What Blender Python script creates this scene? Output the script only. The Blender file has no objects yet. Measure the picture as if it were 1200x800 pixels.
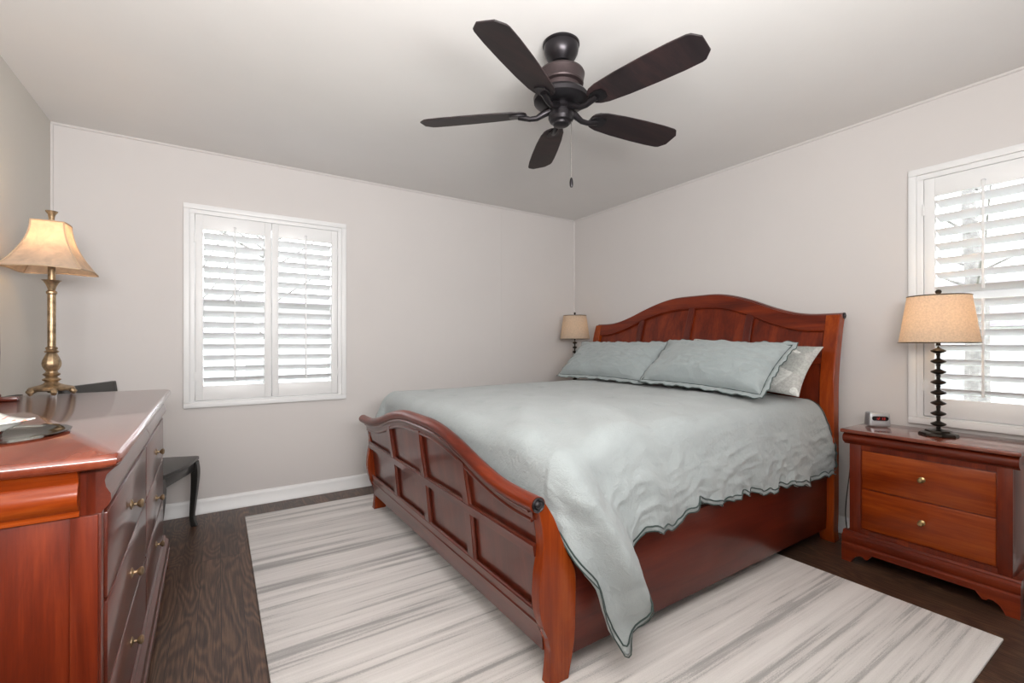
import bpy, bmesh, math, random
import numpy as np
from mathutils import Vector, Matrix, noise
PI = math.pi
R = math.radians
S = bpy.context.scene
COL = S.collection
random.seed(7)

# ------------------------------------------------------------------ camera
cam_d = bpy.data.cameras.new('camera')
cam = bpy.data.objects.new('camera', cam_d); COL.objects.link(cam)
cam.location = (-3.165, -3.695, 1.14)
cam.rotation_euler = (PI/2, 0, R(-32.82))
cam_d.sensor_width = 36; cam_d.lens = 16.02; cam_d.shift_y = 2/1200
cam_d.clip_start = 0.02
S.camera = cam
# ------------------------------------------------------------------ world, lights, exposure
w = bpy.data.worlds.new('sky'); S.world = w; w.use_nodes = True
w.node_tree.nodes['Background'].inputs[0].default_value = (0.93, 0.96, 1, 1)
w.node_tree.nodes['Background'].inputs[1].default_value = 7.5
S.view_settings.view_transform = 'Standard'; S.view_settings.look = 'None'
S.view_settings.gamma = 1; S.view_settings.use_curve_mapping = False
S.view_settings.exposure = 0.2

def area(name, loc, rot, sx, sy, power, col=(1, 1, 1)):
    d = bpy.data.lights.new(name, 'AREA'); d.shape = 'RECTANGLE'; d.size = sx; d.size_y = sy
    d.energy = power; d.color = col
    o = bpy.data.objects.new(name, d); COL.objects.link(o); o.location = loc; o.rotation_euler = rot
    return o
# unseen fill light added behind the camera, tilted at the ceiling; daylight comes from the sky through the two windows
area('bounce_fill', (-3.0, -4.1, 1.5), (R(180-41), 0, 0), 1.5, 0.6, 118, (1, 0.985, 0.975))

# ------------------------------------------------------------------ materials
MATS = {}
def newmat(name):
    m = bpy.data.materials.new(name); m.use_nodes = True
    nt = m.node_tree; b = nt.nodes['Principled BSDF']; MATS[name] = m
    return m, nt, b
def ramp(nt, stops):
    r = nt.nodes.new('ShaderNodeValToRGB')
    e = r.color_ramp.elements
    while len(e) < len(stops): e.new(0.5)
    for i, (p, c) in enumerate(stops):
        e[i].position = p; e[i].color = (*c, 1)
    return r
def coords(nt, scale=(1, 1, 1), rot=(0, 0, 0), loc=(0, 0, 0)):
    tc = nt.nodes.new('ShaderNodeTexCoord'); mp = nt.nodes.new('ShaderNodeMapping')
    mp.inputs['Scale'].default_value = scale; mp.inputs['Rotation'].default_value = rot
    mp.inputs['Location'].default_value = loc
    nt.links.new(tc.outputs['Object'], mp.inputs[0]); return mp
def noise_n(nt, vec, scale, detail=4, rough=.5, dist=0):
    n = nt.nodes.new('ShaderNodeTexNoise'); n.inputs['Scale'].default_value = scale
    n.inputs['Detail'].default_value = detail; n.inputs['Roughness'].default_value = rough
    n.inputs['Distortion'].default_value = dist
    nt.links.new(vec, n.inputs['Vector']); return n
def bump(nt, b, h, strength, dist=.01):
    bp = nt.nodes.new('ShaderNodeBump'); bp.inputs['Strength'].default_value = strength
    bp.inputs['Distance'].default_value = dist
    nt.links.new(h, bp.inputs['Height']); nt.links.new(bp.outputs[0], b.inputs['Normal']); return bp
def plain(name, col, rough=.5, metal=0, var=.06, scale=8, coat=0, bstr=0, bscale=60):
    m, nt, b = newmat(name)
    mp = coords(nt); n = noise_n(nt, mp.outputs[0], scale)
    c0 = tuple(max(0, c*(1-var)) for c in col); c1 = tuple(min(1, c*(1+var)) for c in col)
    r = ramp(nt, [(0.3, c0), (0.7, c1)]); nt.links.new(n.outputs[0], r.inputs[0])
    nt.links.new(r.outputs[0], b.inputs['Base Color'])
    b.inputs['Roughness'].default_value = rough; b.inputs['Metallic'].default_value = metal
    b.inputs['Coat Weight'].default_value = coat
    if bstr:
        n2 = noise_n(nt, mp.outputs[0], bscale, 3); bump(nt, b, n2.outputs[0], bstr, .002)
    return m
def wood(name, dark, mid, light, axis='x', rough=.32, coat=.12, fine=1.0, spec=.4):
    m, nt, b = newmat(name)
    k = {'x': (1.2, 9, 9), 'y': (9, 1.2, 9), 'z': (9, 9, 1.2)}[axis]
    mp = coords(nt, k); n = noise_n(nt, mp.outputs[0], 1.3*fine, 6, .6, .6)
    k2 = {'x': (3, 90, 90), 'y': (90, 3, 90), 'z': (90, 90, 3)}[axis]
    mp2 = coords(nt, k2); n2 = noise_n(nt, mp2.outputs[0], 1.0, 4, .7)
    mx = nt.nodes.new('ShaderNodeMath'); mx.operation = 'MULTIPLY_ADD'
    mx.inputs[1].default_value = .3; nt.links.new(n2.outputs[0], mx.inputs[0])
    ml = nt.nodes.new('ShaderNodeMath'); ml.operation = 'MULTIPLY'; ml.inputs[1].default_value = .75
    nt.links.new(n.outputs[0], ml.inputs[0]); nt.links.new(ml.outputs[0], mx.inputs[2])
    r = ramp(nt, [(0.32, dark), (0.52, mid), (0.7, light)]); nt.links.new(mx.outputs[0], r.inputs[0])
    nt.links.new(r.outputs[0], b.inputs['Base Color'])
    b.inputs['Roughness'].default_value = rough; b.inputs['Coat Weight'].default_value = coat
    b.inputs['Coat Roughness'].default_value = .12; b.inputs['Specular IOR Level'].default_value = spec
    bump(nt, b, n2.outputs[0], .05, .001)
    return m
CH = ((.05, .0055, .002), (.13, .0155, .004), (.23, .033, .007))
for a in 'xyz': wood('cherry_'+a, *CH, axis=a, spec=.28)
wood('table_top_wood', (.10, .016, .007), (.17, .032, .014), (.24, .05, .022), 'y', rough=.25, coat=1)
wood('maroon_x', (.05, .006, .003), (.09, .012, .006), (.135, .02, .009), 'x', spec=.3, coat=.2)
wood('maroon_z', (.05, .006, .003), (.09, .012, .006), (.135, .02, .009), 'z', spec=.3, coat=.2)
CF = ((.06, .009, .004), (.105, .017, .008), (.15, .028, .012))
for a in 'xyz': wood('cherry_deep_'+a, *CF, axis=a, rough=.3, coat=.6)
CO = ((.12, .013, .002), (.235, .034, .004), (.36, .072, .009))
for a in 'xyz': wood('cherry_orange_'+a, *CO, axis=a, rough=.25, spec=.25)
wood('blade_wood', (.008, .005, .006), (.015, .009, .010), (.034, .016, .016), 'x', rough=.5, coat=0)
plain('wall_paint', (.62, .592, .58), .85, var=.012, scale=2, bstr=.08, bscale=160)
plain('wall_paint_warm', (.60, .575, .53), .85, var=.012, scale=2, bstr=.08, bscale=160)
plain('ceiling_paint', (.73, .715, .70), .9, var=.012, scale=3, bstr=.15, bscale=30)
plain('white_trim', (.78, .785, .79), .4, var=.01)
plain('white_louver', (.74, .745, .75), .45, var=.01)
plain('bronze', (.028, .025, .028), .32, .75, var=.2)
plain('bronze_band', (.05, .035, .036), .4, .6, var=.15)
plain('steel_chain', (.25, .24, .22), .35, 1)
plain('black_metal', (.035, .028, .022), .3, .7, var=.35, scale=40)
plain('black_paint', (.02, .02, .02), .35, var=.2)
plain('brass', (.45, .33, .16), .3, 1, var=.25, scale=60)
plain('antique_gold', (.33, .235, .14), .38, .75, var=.5, scale=45)
plain('pewter', (.08, .075, .08), .25, .9)
plain('chair_black', (.022, .021, .019), .35, var=.2, coat=.2)
plain('silver_plastic', (.50, .51, .53), .3, .5)
plain('black_plastic', (.01, .01, .012), .2)
plain('cord_dark', (.03, .028, .025), .5)
plain('mattress_cloth', (.75, .75, .73), .9)
plain('dark_gap', (.03, .012, .008), .8)
plain('side_paint', (.55, .56, .58), .7)
plain('bark', (.14, .135, .13), .9, var=.3, scale=12)
plain('lawn', (.25, .27, .20), .95, var=.3, scale=1.5)
plain('siding', (.55, .56, .6), .8, var=.05)
plain('roofing', (.12, .11, .12), .9, var=.2)
plain('dark_pane', (.22, .23, .25), .3)
plain('asphalt', (.3, .3, .31), .9)
plain('led_red', (.8, .04, .03), .5)
m = MATS['led_red']; m.node_tree.nodes['Principled BSDF'].inputs['Emission Color'].default_value = (1, .05, .03, 1)
m.node_tree.nodes['Principled BSDF'].inputs['Emission Strength'].default_value = .35

def fabric(name, col, var=.07, green=.0, bs=.25):
    m, nt, b = newmat(name)
    mp = coords(nt); n = noise_n(nt, mp.outputs[0], 5, 6, .6)
    c0 = tuple(c*(1-var) for c in col); c1 = tuple(c*(1+var) for c in col)
    r = ramp(nt, [(0.3, c0), (0.7, c1)]); nt.links.new(n.outputs[0], r.inputs[0])
    nt.links.new(r.outputs[0], b.inputs['Base Color'])
    b.inputs['Roughness'].default_value = .9; b.inputs['Sheen Weight'].default_value = .25
    n1 = noise_n(nt, mp.outputs[0], 28, 6, .65, 1.2); n2 = noise_n(nt, mp.outputs[0], 420, 2)
    a = nt.nodes.new('ShaderNodeMath'); a.operation = 'MULTIPLY_ADD'; a.inputs[1].default_value = .25
    nt.links.new(n2.outputs[0], a.inputs[0]); nt.links.new(n1.outputs[0], a.inputs[2])
    bump(nt, b, a.outputs[0], bs, .012)
    return m
fabric('comforter_cloth', (.355, .392, .398), .06, bs=.55)
fabric('sham_cloth', (.33, .375, .382), .06, bs=.6)
fabric('piping_cloth', (.035, .06, .055))
# patterned white pillowcase
m, nt, b = newmat('patterned_pillow_cloth')
mp = coords(nt); v = nt.nodes.new('ShaderNodeTexVoronoi'); v.inputs['Scale'].default_value = 9
nt.links.new(mp.outputs[0], v.inputs['Vector']); r1 = ramp(nt, [(.42, (.72, .73, .70)), (.5, (.34, .36, .34)), (.62, (.5, .5, .48))])
nt.links.new(v.outputs['Color'], r1.inputs[0])
n = noise_n(nt, mp.outputs[0], 90, 2); r2 = ramp(nt, [(.45, (.85, .85, .85)), (.55, (1, 1, 1))]); nt.links.new(n.outputs[0], r2.inputs[0])
mx = nt.nodes.new('ShaderNodeMixRGB'); mx.blend_type = 'MULTIPLY'; mx.inputs[0].default_value = 1
nt.links.new(r1.outputs[0], mx.inputs[1]); nt.links.new(r2.outputs[0], mx.inputs[2]); nt.links.new(mx.outputs[0], b.inputs['Base Color'])
b.inputs['Roughness'].default_value = .9
# floor planks, boards run along y
m, nt, b = newmat('oak_floor')
tc = nt.nodes.new('ShaderNodeTexCoord')
mpb = nt.nodes.new('ShaderNodeMapping'); mpb.inputs['Rotation'].default_value = (0, 0, PI/2)
nt.links.new(tc.outputs['Object'], mpb.inputs[0])
br = nt.nodes.new('ShaderNodeTexBrick'); br.offset = .37; br.offset_frequency = 1
br.inputs['Scale'].default_value = 1; br.inputs['Brick Width'].default_value = 1.3; br.inputs['Row Height'].default_value = .083
br.inputs['Mortar Size'].default_value = .0012; br.inputs['Mortar Smooth'].default_value = .2
br.inputs['Color1'].default_value = (0, 0, 0, 1); br.inputs['Color2'].default_value = (1, 1, 1, 1); br.inputs['Mortar'].default_value = (.5, .5, .5, 1)
nt.links.new(mpb.outputs[0], br.inputs['Vector'])
# per-board offset of the grain pattern
off = nt.nodes.new('ShaderNodeVectorMath'); off.operation = 'MULTIPLY_ADD'
off.inputs[1].default_value = (7.3, 13.1, 5.7)
nt.links.new(br.outputs['Color'], off.inputs[0]); nt.links.new(tc.outputs['Object'], off.inputs[2])
mpg = nt.nodes.new('ShaderNodeMapping'); mpg.inputs['Scale'].default_value = (9, 1.5, 1); nt.links.new(off.outputs[0], mpg.inputs[0])
ng = noise_n(nt, mpg.outputs[0], 1.0, 1.5, .4, .25)
mu = nt.nodes.new('ShaderNodeMath'); mu.operation = 'MULTIPLY'; mu.inputs[1].default_value = 120; nt.links.new(ng.outputs[0], mu.inputs[0])
sn = nt.nodes.new('ShaderNodeMath'); sn.operation = 'SINE'; nt.links.new(mu.outputs[0], sn.inputs[0])
mpf = nt.nodes.new('ShaderNodeMapping'); mpf.inputs['Scale'].default_value = (170, 6, 1); nt.links.new(off.outputs[0], mpf.inputs[0])
nf = noise_n(nt, mpf.outputs[0], 1, 4, .7)
sm = nt.nodes.new('ShaderNodeMath'); sm.operation = 'MULTIPLY_ADD'; sm.inputs[1].default_value = .115
nt.links.new(sn.outputs[0], sm.inputs[0]); nt.links.new(nf.outputs[0], sm.inputs[2])
rg = ramp(nt, [(.25, (.022, .011, .007)), (.5, (.072, .038, .024)), (.78, (.17, .095, .058))]); nt.links.new(sm.outputs[0], rg.inputs[0])
rb = ramp(nt, [(0, (.72, .70, .70)), (1, (1.2, 1.15, 1.1))]); nt.links.new(br.outputs['Color'], rb.inputs[0])
mb = nt.nodes.new('ShaderNodeMixRGB'); mb.blend_type = 'MULTIPLY'; mb.inputs[0].default_value = 1
nt.links.new(rg.outputs[0], mb.inputs[1]); nt.links.new(rb.outputs[0], mb.inputs[2])
mm = nt.nodes.new('ShaderNodeMixRGB'); mm.inputs[2].default_value = (.012, .006, .004, 1)
nt.links.new(br.outputs['Fac'], mm.inputs[0]); nt.links.new(mb.outputs[0], mm.inputs[1]); nt.links.new(mm.outputs[0], b.inputs['Base Color'])
b.inputs['Roughness'].default_value = .36
bump(nt, b, sm.outputs[0], .12, .002)
# striped rug
m, nt, b = newmat('rug_pile')
mp = coords(nt, (.28, 13, 1)); n1 = noise_n(nt, mp.outputs[0], 1.0, 5, .68, .1)
mp2 = coords(nt, (1.5, 45, 1)); n2 = noise_n(nt, mp2.outputs[0], 1.0, 3, .6)
mp3 = coords(nt, (1, 1, 1)); n3 = noise_n(nt, mp3.outputs[0], 260, 2); n4 = noise_n(nt, mp3.outputs[0], 2.5, 3)
def lin(a, ka, bsock):
    q = nt.nodes.new('ShaderNodeMath'); q.operation = 'MULTIPLY_ADD'; q.inputs[1].default_value = ka
    nt.links.new(a, q.inputs[0])
    if bsock is not None: nt.links.new(bsock, q.inputs[2])
    else: q.inputs[2].default_value = 0
    return q.outputs[0]
f = lin(n1.outputs[0], .72, None); f = lin(n2.outputs[0], .25, f); f = lin(n3.outputs[0], .13, f); f = lin(n4.outputs[0], .10, f)
rr = ramp(nt, [(.47, (.36, .345, .34)), (.53, (.46, .445, .435)), (.565, (.66, .63, .61)), (.64, (.74, .71, .69)), (.70, (.80, .77, .75))]); nt.links.new(f, rr.inputs[0])
nt.links.new(rr.outputs[0], b.inputs['Base Color']); b.inputs['Roughness'].default_value = .95; b.inputs['Sheen Weight'].default_value = .2
bump(nt, b, n3.outputs[0], .5, .004)
# lamp shades (cloth letting the bulb's light through)
def shade_mat(name, col, tcol, trans=.5, pattern=0):
    m, nt, b = newmat(name)
    out = nt.nodes['Material Output']
    mp = coords(nt, (1, 1, 1)); n = noise_n(nt, mp.outputs[0], 130 if not pattern else 16, 4, .6, pattern)
    r = ramp(nt, [(.35, tuple(c*.82 for c in col)), (.65, col)]); nt.links.new(n.outputs[0], r.inputs[0])
    nt.links.new(r.outputs[0], b.inputs['Base Color']); b.inputs['Roughness'].default_value = .9
    t = nt.nodes.new('ShaderNodeBsdfTranslucent')
    r2 = ramp(nt, [(.35, tuple(c*.8 for c in tcol)), (.65, tcol)]); nt.links.new(n.outputs[0], r2.inputs[0]); nt.links.new(r2.outputs[0], t.inputs[0])
    mix = nt.nodes.new('ShaderNodeMixShader'); mix.inputs[0].default_value = trans
    nt.links.new(b.outputs[0], mix.inputs[1]); nt.links.new(t.outputs[0], mix.inputs[2]); nt.links.new(mix.outputs[0], out.inputs['Surface'])
shade_mat('linen_shade', (.62, .54, .45), (.75, .55, .38), .45)
shade_mat('bell_shade', (.72, .58, .46), (.85, .62, .42), .5, 1.5)
# clear glass
def glass(name, tint=(1, 1, 1), refl=.08):
    m, nt, b = newmat(name); out = nt.nodes['Material Output']
    t = nt.nodes.new('ShaderNodeBsdfTransparent'); t.inputs[0].default_value = (*tint, 1)
    g = nt.nodes.new('ShaderNodeBsdfGlossy'); g.inputs['Roughness'].default_value = .02
    fr = nt.nodes.new('ShaderNodeFresnel'); fr.inputs[0].default_value = 1.45
    mix = nt.nodes.new('ShaderNodeMixShader'); nt.links.new(fr.outputs[0], mix.inputs[0])
    nt.links.new(t.outputs[0], mix.inputs[1]); nt.links.new(g.outputs[0], mix.inputs[2]); nt.links.new(mix.outputs[0], out.inputs['Surface'])
glass('window_glass'); glass('plate_glass', (.95, .985, .975))
# bulb
m, nt, b = newmat('bulb_glow'); b.inputs['Emission Color'].default_value = (1, .72, .42, 1); b.inputs['Emission Strength'].default_value = 6
# white porcelain with small flower sprigs
m, nt, b = newmat('floral_porcelain')
mp = coords(nt); n = noise_n(nt, mp.outputs[0], 38, 2, .4); n2 = noise_n(nt, mp.outputs[0], 17, 1)
r = ramp(nt, [(.60, (.86, .86, .82)), (.66, (.75, .25, .22)), (.70, (.55, .55, .25))]); nt.links.new(n.outputs[0], r.inputs[0])
nt.links.new(r.outputs[0], b.inputs['Base Color']); b.inputs['Roughness'].default_value = .15
m, nt, b = newmat('mirror'); b.inputs['Metallic'].default_value = 1; b.inputs['Roughness'].default_value = .02; b.inputs['Base Color'].default_value = (.9, .9, .9, 1)

# ------------------------------------------------------------------ mesh helpers
ORG = {}
class MB:
    def __init__(s): s.v = []; s.f = []
    def add(s, v, f):
        k = len(s.v); s.v += [tuple(p) for p in v]; s.f += [tuple(i+k for i in q) for q in f]; return s
    def box(s, x0, x1, y0, y1, z0, z1, bev=0, seg=2):
        bm = bmesh.new()
        vs = [bm.verts.new((x, y, z)) for x in (x0, x1) for y in (y0, y1) for z in (z0, z1)]
        for q in ((0, 1, 3, 2), (4, 6, 7, 5), (0, 4, 5, 1), (2, 3, 7, 6), (0, 2, 6, 4), (1, 5, 7, 3)): bm.faces.new([vs[i] for i in q])
        if bev: bmesh.ops.bevel(bm, geom=bm.edges[:], offset=bev, segments=seg, profile=.5, affect='EDGES')
        bm.verts.index_update()
        s.add([v.co[:] for v in bm.verts], [[v.index for v in f.verts] for f in bm.faces]); bm.free(); return s
    def prism(s, pts, axis, a0, a1):
        n = len(pts)
        def P(p, a): return {'x': (a, p[0], p[1]), 'y': (p[0], a, p[1]), 'z': (p[0], p[1], a)}[axis]
        v = [P(p, a0) for p in pts]+[P(p, a1) for p in pts]
        f = [tuple(range(n-1, -1, -1)), tuple(range(n, 2*n))]+[(i, (i+1) % n, n+(i+1) % n, n+i) for i in range(n)]
        return s.add(v, f)
    def lathe(s, prof, c=(0, 0), n=32, sq=0, rot=0):
        v = []; f = []
        for (r, z) in prof:
            for k in range(n):
                a = 2*PI*k/n+rot; rr = max(r, 1e-5)
                if sq: rr = rr/((abs(math.cos(a-rot))**sq+abs(math.sin(a-rot))**sq)**(1/sq))
                v.append((c[0]+rr*math.cos(a), c[1]+rr*math.sin(a), z))
        for j in range(len(prof)-1):
            for k in range(n): f.append((j*n+k, j*n+(k+1) % n, (j+1)*n+(k+1) % n, (j+1)*n+k))
        f.append(tuple(range(n-1, -1, -1))); f.append(tuple((len(prof)-1)*n+k for k in range(n)))
        return s.add(v, f)
    def tube(s, pts, r, n=10, caps=True):
        pts = [Vector(p) for p in pts]; v = []; f = []
        up = Vector((0, 0, 1)); prev = None
        for i, p in enumerate(pts):
            t = (pts[min(i+1, len(pts)-1)]-pts[max(i-1, 0)]).normalized()
            if prev is None:
                a = t.cross(up)
                if a.length < .05: a = t.cross(Vector((1, 0, 0)))
            else: a = prev-t*prev.dot(t)
            a.normalize(); prev = a; b = t.cross(a)
            rr = r[i] if isinstance(r, (list, tuple)) else r
            for k in range(n):
                q = 2*PI*k/n; v.append(p+a*rr*math.cos(q)+b*rr*math.sin(q))
        for i in range(len(pts)-1):
            for k in range(n): f.append((i*n+k, i*n+(k+1) % n, (i+1)*n+(k+1) % n, (i+1)*n+k))
        if caps: f.append(tuple(range(n-1, -1, -1))); f.append(tuple((len(pts)-1)*n+k for k in range(n)))
        return s.add(v, f)
    def sweep(s, path, sec):          # sec: polygon of (dx,dz) in the x-z plane, path runs along y
        n = len(sec); v = []; f = []
        for p in path: v += [(p[0]+a, p[1], p[2]+b) for a, b in sec]
        for i in range(len(path)-1):
            for k in range(n): f.append((i*n+k, i*n+(k+1) % n, (i+1)*n+(k+1) % n, (i+1)*n+k))
        f.append(tuple(range(n-1, -1, -1))); f.append(tuple((len(path)-1)*n+k for k in range(n)))
        return s.add(v, f)
    def slab(s, y0, y1, zlo, zhi, xf, xb, ny=1, nz=10):   # curved board: x follows z
        v = []; f = []
        for side, fx in ((0, xf), (1, xb)):
            for i in range(ny+1):
                y = y0+(y1-y0)*i/ny; a = zlo(y) if callable(zlo) else zlo; b = zhi(y) if callable(zhi) else zhi
                for j in range(nz+1):
                    z = a+(b-a)*j/nz; v.append((fx(z), y, z))
        m = (ny+1)*(nz+1)
        I = lambda sd, i, j: sd*m+i*(nz+1)+j
        for i in range(ny):
            for j in range(nz):
                f.append((I(0, i, j), I(0, i, j+1), I(0, i+1, j+1), I(0, i+1, j)))
                f.append((I(1, i, j), I(1, i+1, j), I(1, i+1, j+1), I(1, i, j+1)))
            f.append((I(0, i, 0), I(0, i+1, 0), I(1, i+1, 0), I(1, i, 0)))
            f.append((I(0, i, nz), I(1, i, nz), I(1, i+1, nz), I(0, i+1, nz)))
        for j in range(nz):
            f.append((I(0, 0, j), I(1, 0, j), I(1, 0, j+1), I(0, 0, j+1)))
            f.append((I(0, ny, j), I(0, ny, j+1), I(1, ny, j+1), I(1, ny, j)))
        return s.add(v, f)
    def xf(s, M, start=0):
        for i in range(start, len(s.v)): s.v[i] = tuple(M @ Vector(s.v[i]))
        return s
    def build(s, name, mat, parent=None, smooth=True, org=None, ang=35, bev=0):
        me = bpy.data.meshes.new(name)
        o0 = org if org is not None else (ORG.get(parent.name, (0, 0, 0)) if parent else (0, 0, 0))
        me.from_pydata([(v[0]-o0[0], v[1]-o0[1], v[2]-o0[2]) for v in s.v], [], s.f)
        bm = bmesh.new(); bm.from_mesh(me); bmesh.ops.recalc_face_normals(bm, faces=bm.faces[:]); bm.to_mesh(me); bm.free()
        me.materials.append(MATS[mat])
        if smooth: me.shade_smooth(); me.set_sharp_from_angle(angle=R(ang))
        o = bpy.data.objects.new(name, me); COL.objects.link(o)
        if parent: o.parent = parent; ORG[o.name] = o0
        elif org is not None: o.location = org; ORG[o.name] = o0
        if bev:
            md = o.modifiers.new('bevel', 'BEVEL'); md.width = bev; md.segments = 2; md.limit_method = 'ANGLE'; md.angle_limit = R(40)
        return o
def thing(name, label, cat, org, rz=0, group=None, kind=None):
    o = bpy.data.objects.new(name, None); COL.objects.link(o); o.location = org; o.rotation_euler = (0, 0, rz)
    o.empty_display_size = .1; ORG[o.name] = tuple(org)
    if label: o['label'] = label
    if cat: o['category'] = cat
    if group: o['group'] = group
    if kind: o['kind'] = kind
    return o
def tag(o, label, cat, group=None, kind=None):
    o['label'] = label; o['category'] = cat
    if group: o['group'] = group
    if kind: o['kind'] = kind
    return o
def struct(name, mb, mat, **k):
    o = mb.build(name, mat, **k); o['kind'] = 'structure'; return o
def curve_fn(tab):
    xs = [t[0] for t in tab]; ys = [t[1] for t in tab]; n = len(xs); d = []
    for i in range(n):
        a, b = max(0, i-1), min(n-1, i+1); d.append((ys[b]-ys[a])/(xs[b]-xs[a]))
    def f(x):
        if x <= xs[0]: return ys[0]
        if x >= xs[-1]: return ys[-1]
        i = 0
        while x > xs[i+1]: i += 1
        h = xs[i+1]-xs[i]; t = (x-xs[i])/h
        return ((2*t**3-3*t*t+1)*ys[i]+(t**3-2*t*t+t)*h*d[i]+(-2*t**3+3*t*t)*ys[i+1]+(t**3-t*t)*h*d[i+1])
    return f
def sstep(a, b, x):
    t = min(1, max(0, (x-a)/(b-a))); return t*t*(3-2*t)

# ------------------------------------------------------------------ the room
X0, X1, Y0, Y1, H = -3.985, 0.0, -5.4, 0.0, 2.43
T = .14
def wall_with_hole(name, axis, pos, outer, a0, a1, hole, mat, z1=H):
    """axis 'y': wall in the plane y=pos, spans x a0..a1; outer = outer face"""
    mb = MB(); h0, h1, hz0, hz1 = hole
    def bx(p0, p1, q0, q1):
        if axis == 'y': mb.box(p0, p1, min(pos, outer), max(pos, outer), q0, q1)
        else: mb.box(min(pos, outer), max(pos, outer), p0, p1, q0, q1)
    bx(a0, h0, 0, z1); bx(h1, a1, 0, z1); bx(h0, h1, 0, hz0); bx(h0, h1, hz1, z1)
    return struct(name, mb, mat, smooth=False)
WA = (-3.357, -2.328, .710, 2.064)       # window in the back wall: x0 x1 z0 z1
WB = (-3.812, -2.783, .710, 2.070)       # window in the right wall: y0 y1 z0 z1
wall_with_hole('wall_back', 'y', Y1, Y1+T, X0-T, X1+T, (WA[0]+.04, WA[1]-.04, WA[2]+.04, WA[3]-.04), 'wall_paint')
wall_with_hole('wall_right', 'x', X1, X1+T, Y0-T, Y1, (WB[0]+.04, WB[1]-.04, WB[2]+.04, WB[3]-.04), 'wall_paint')
struct('wall_front', MB().box(X0-T, X1+T, Y0-T, Y0, 0, H), 'wall_paint', smooth=False)
struct('wall_left', MB().box(X0-T, X0, Y0-T, Y1, 0, H), 'wall_paint_warm', smooth=False)
struct('floor', MB().box(X0-T, X1+T, Y0-T, Y1+T, -.1, 0), 'oak_floor', smooth=False)
struct('ceiling', MB().box(X0-T, X1+T, Y0-T, Y1+T, H, H+.1), 'ceiling_paint', smooth=False)
BP = [(0, 0), (.022, 0), (.022, .012), (.014, .02), (.014, .075), (.010, .088), (.004, .098), (0, .098)]
def base_y(y, x0, x1, sgn):   # along x
    return MB().prism([(y+sgn*a, b) for a, b in BP], 'x', x0, x1)
def base_x(x, y0, y1, sgn):
    mb = MB(); mb.prism([(x+sgn*a, b) for a, b in BP], 'y', y0, y1); return mb
struct('baseboard_back', base_y(Y1, X0, X1, -1), 'white_trim', ang=60)
struct('baseboard_right', base_x(X1, Y0, Y1-.022, -1), 'white_trim', ang=60)
struct('baseboard_left', base_x(X0, Y0, Y1-.022, 1), 'white_trim', ang=60)
struct('baseboard_front', base_y(Y0, X0+.022, X1-.022, 1), 'white_trim', ang=60)
# slim painted strips along corners and ceiling, and the wall-panel joints
Q = [(0, 0), (.012, 0), (.011, .005), (.008, .009), (.004, .0115), (0, .012)]
struct('trim_1', MB().prism([(X1-a, Y1-b) for a, b in Q], 'z', .1, H-.012), 'wall_paint')
struct('trim_2', MB().prism([(X0+a, Y1-b) for a, b in Q], 'z', .1, H-.012), 'wall_paint')
struct('trim_3', MB().prism([(Y1-a, H-b) for a, b in Q], 'x', X0, X1), 'wall_paint')
struct('trim_4', MB().prism([(X1-a, H-b) for a, b in Q], 'y', Y0, Y1-.013), 'wall_paint')
for i, xx in enumerate((-3.35, -.9)):
    mbj = MB().box(xx-.006, xx+.006, Y1-.0015, Y1, (WA[3] if i == 0 else .1), H-.012)
    struct('trim_%d' % (5+i), mbj, 'wall_paint', smooth=False)

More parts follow.
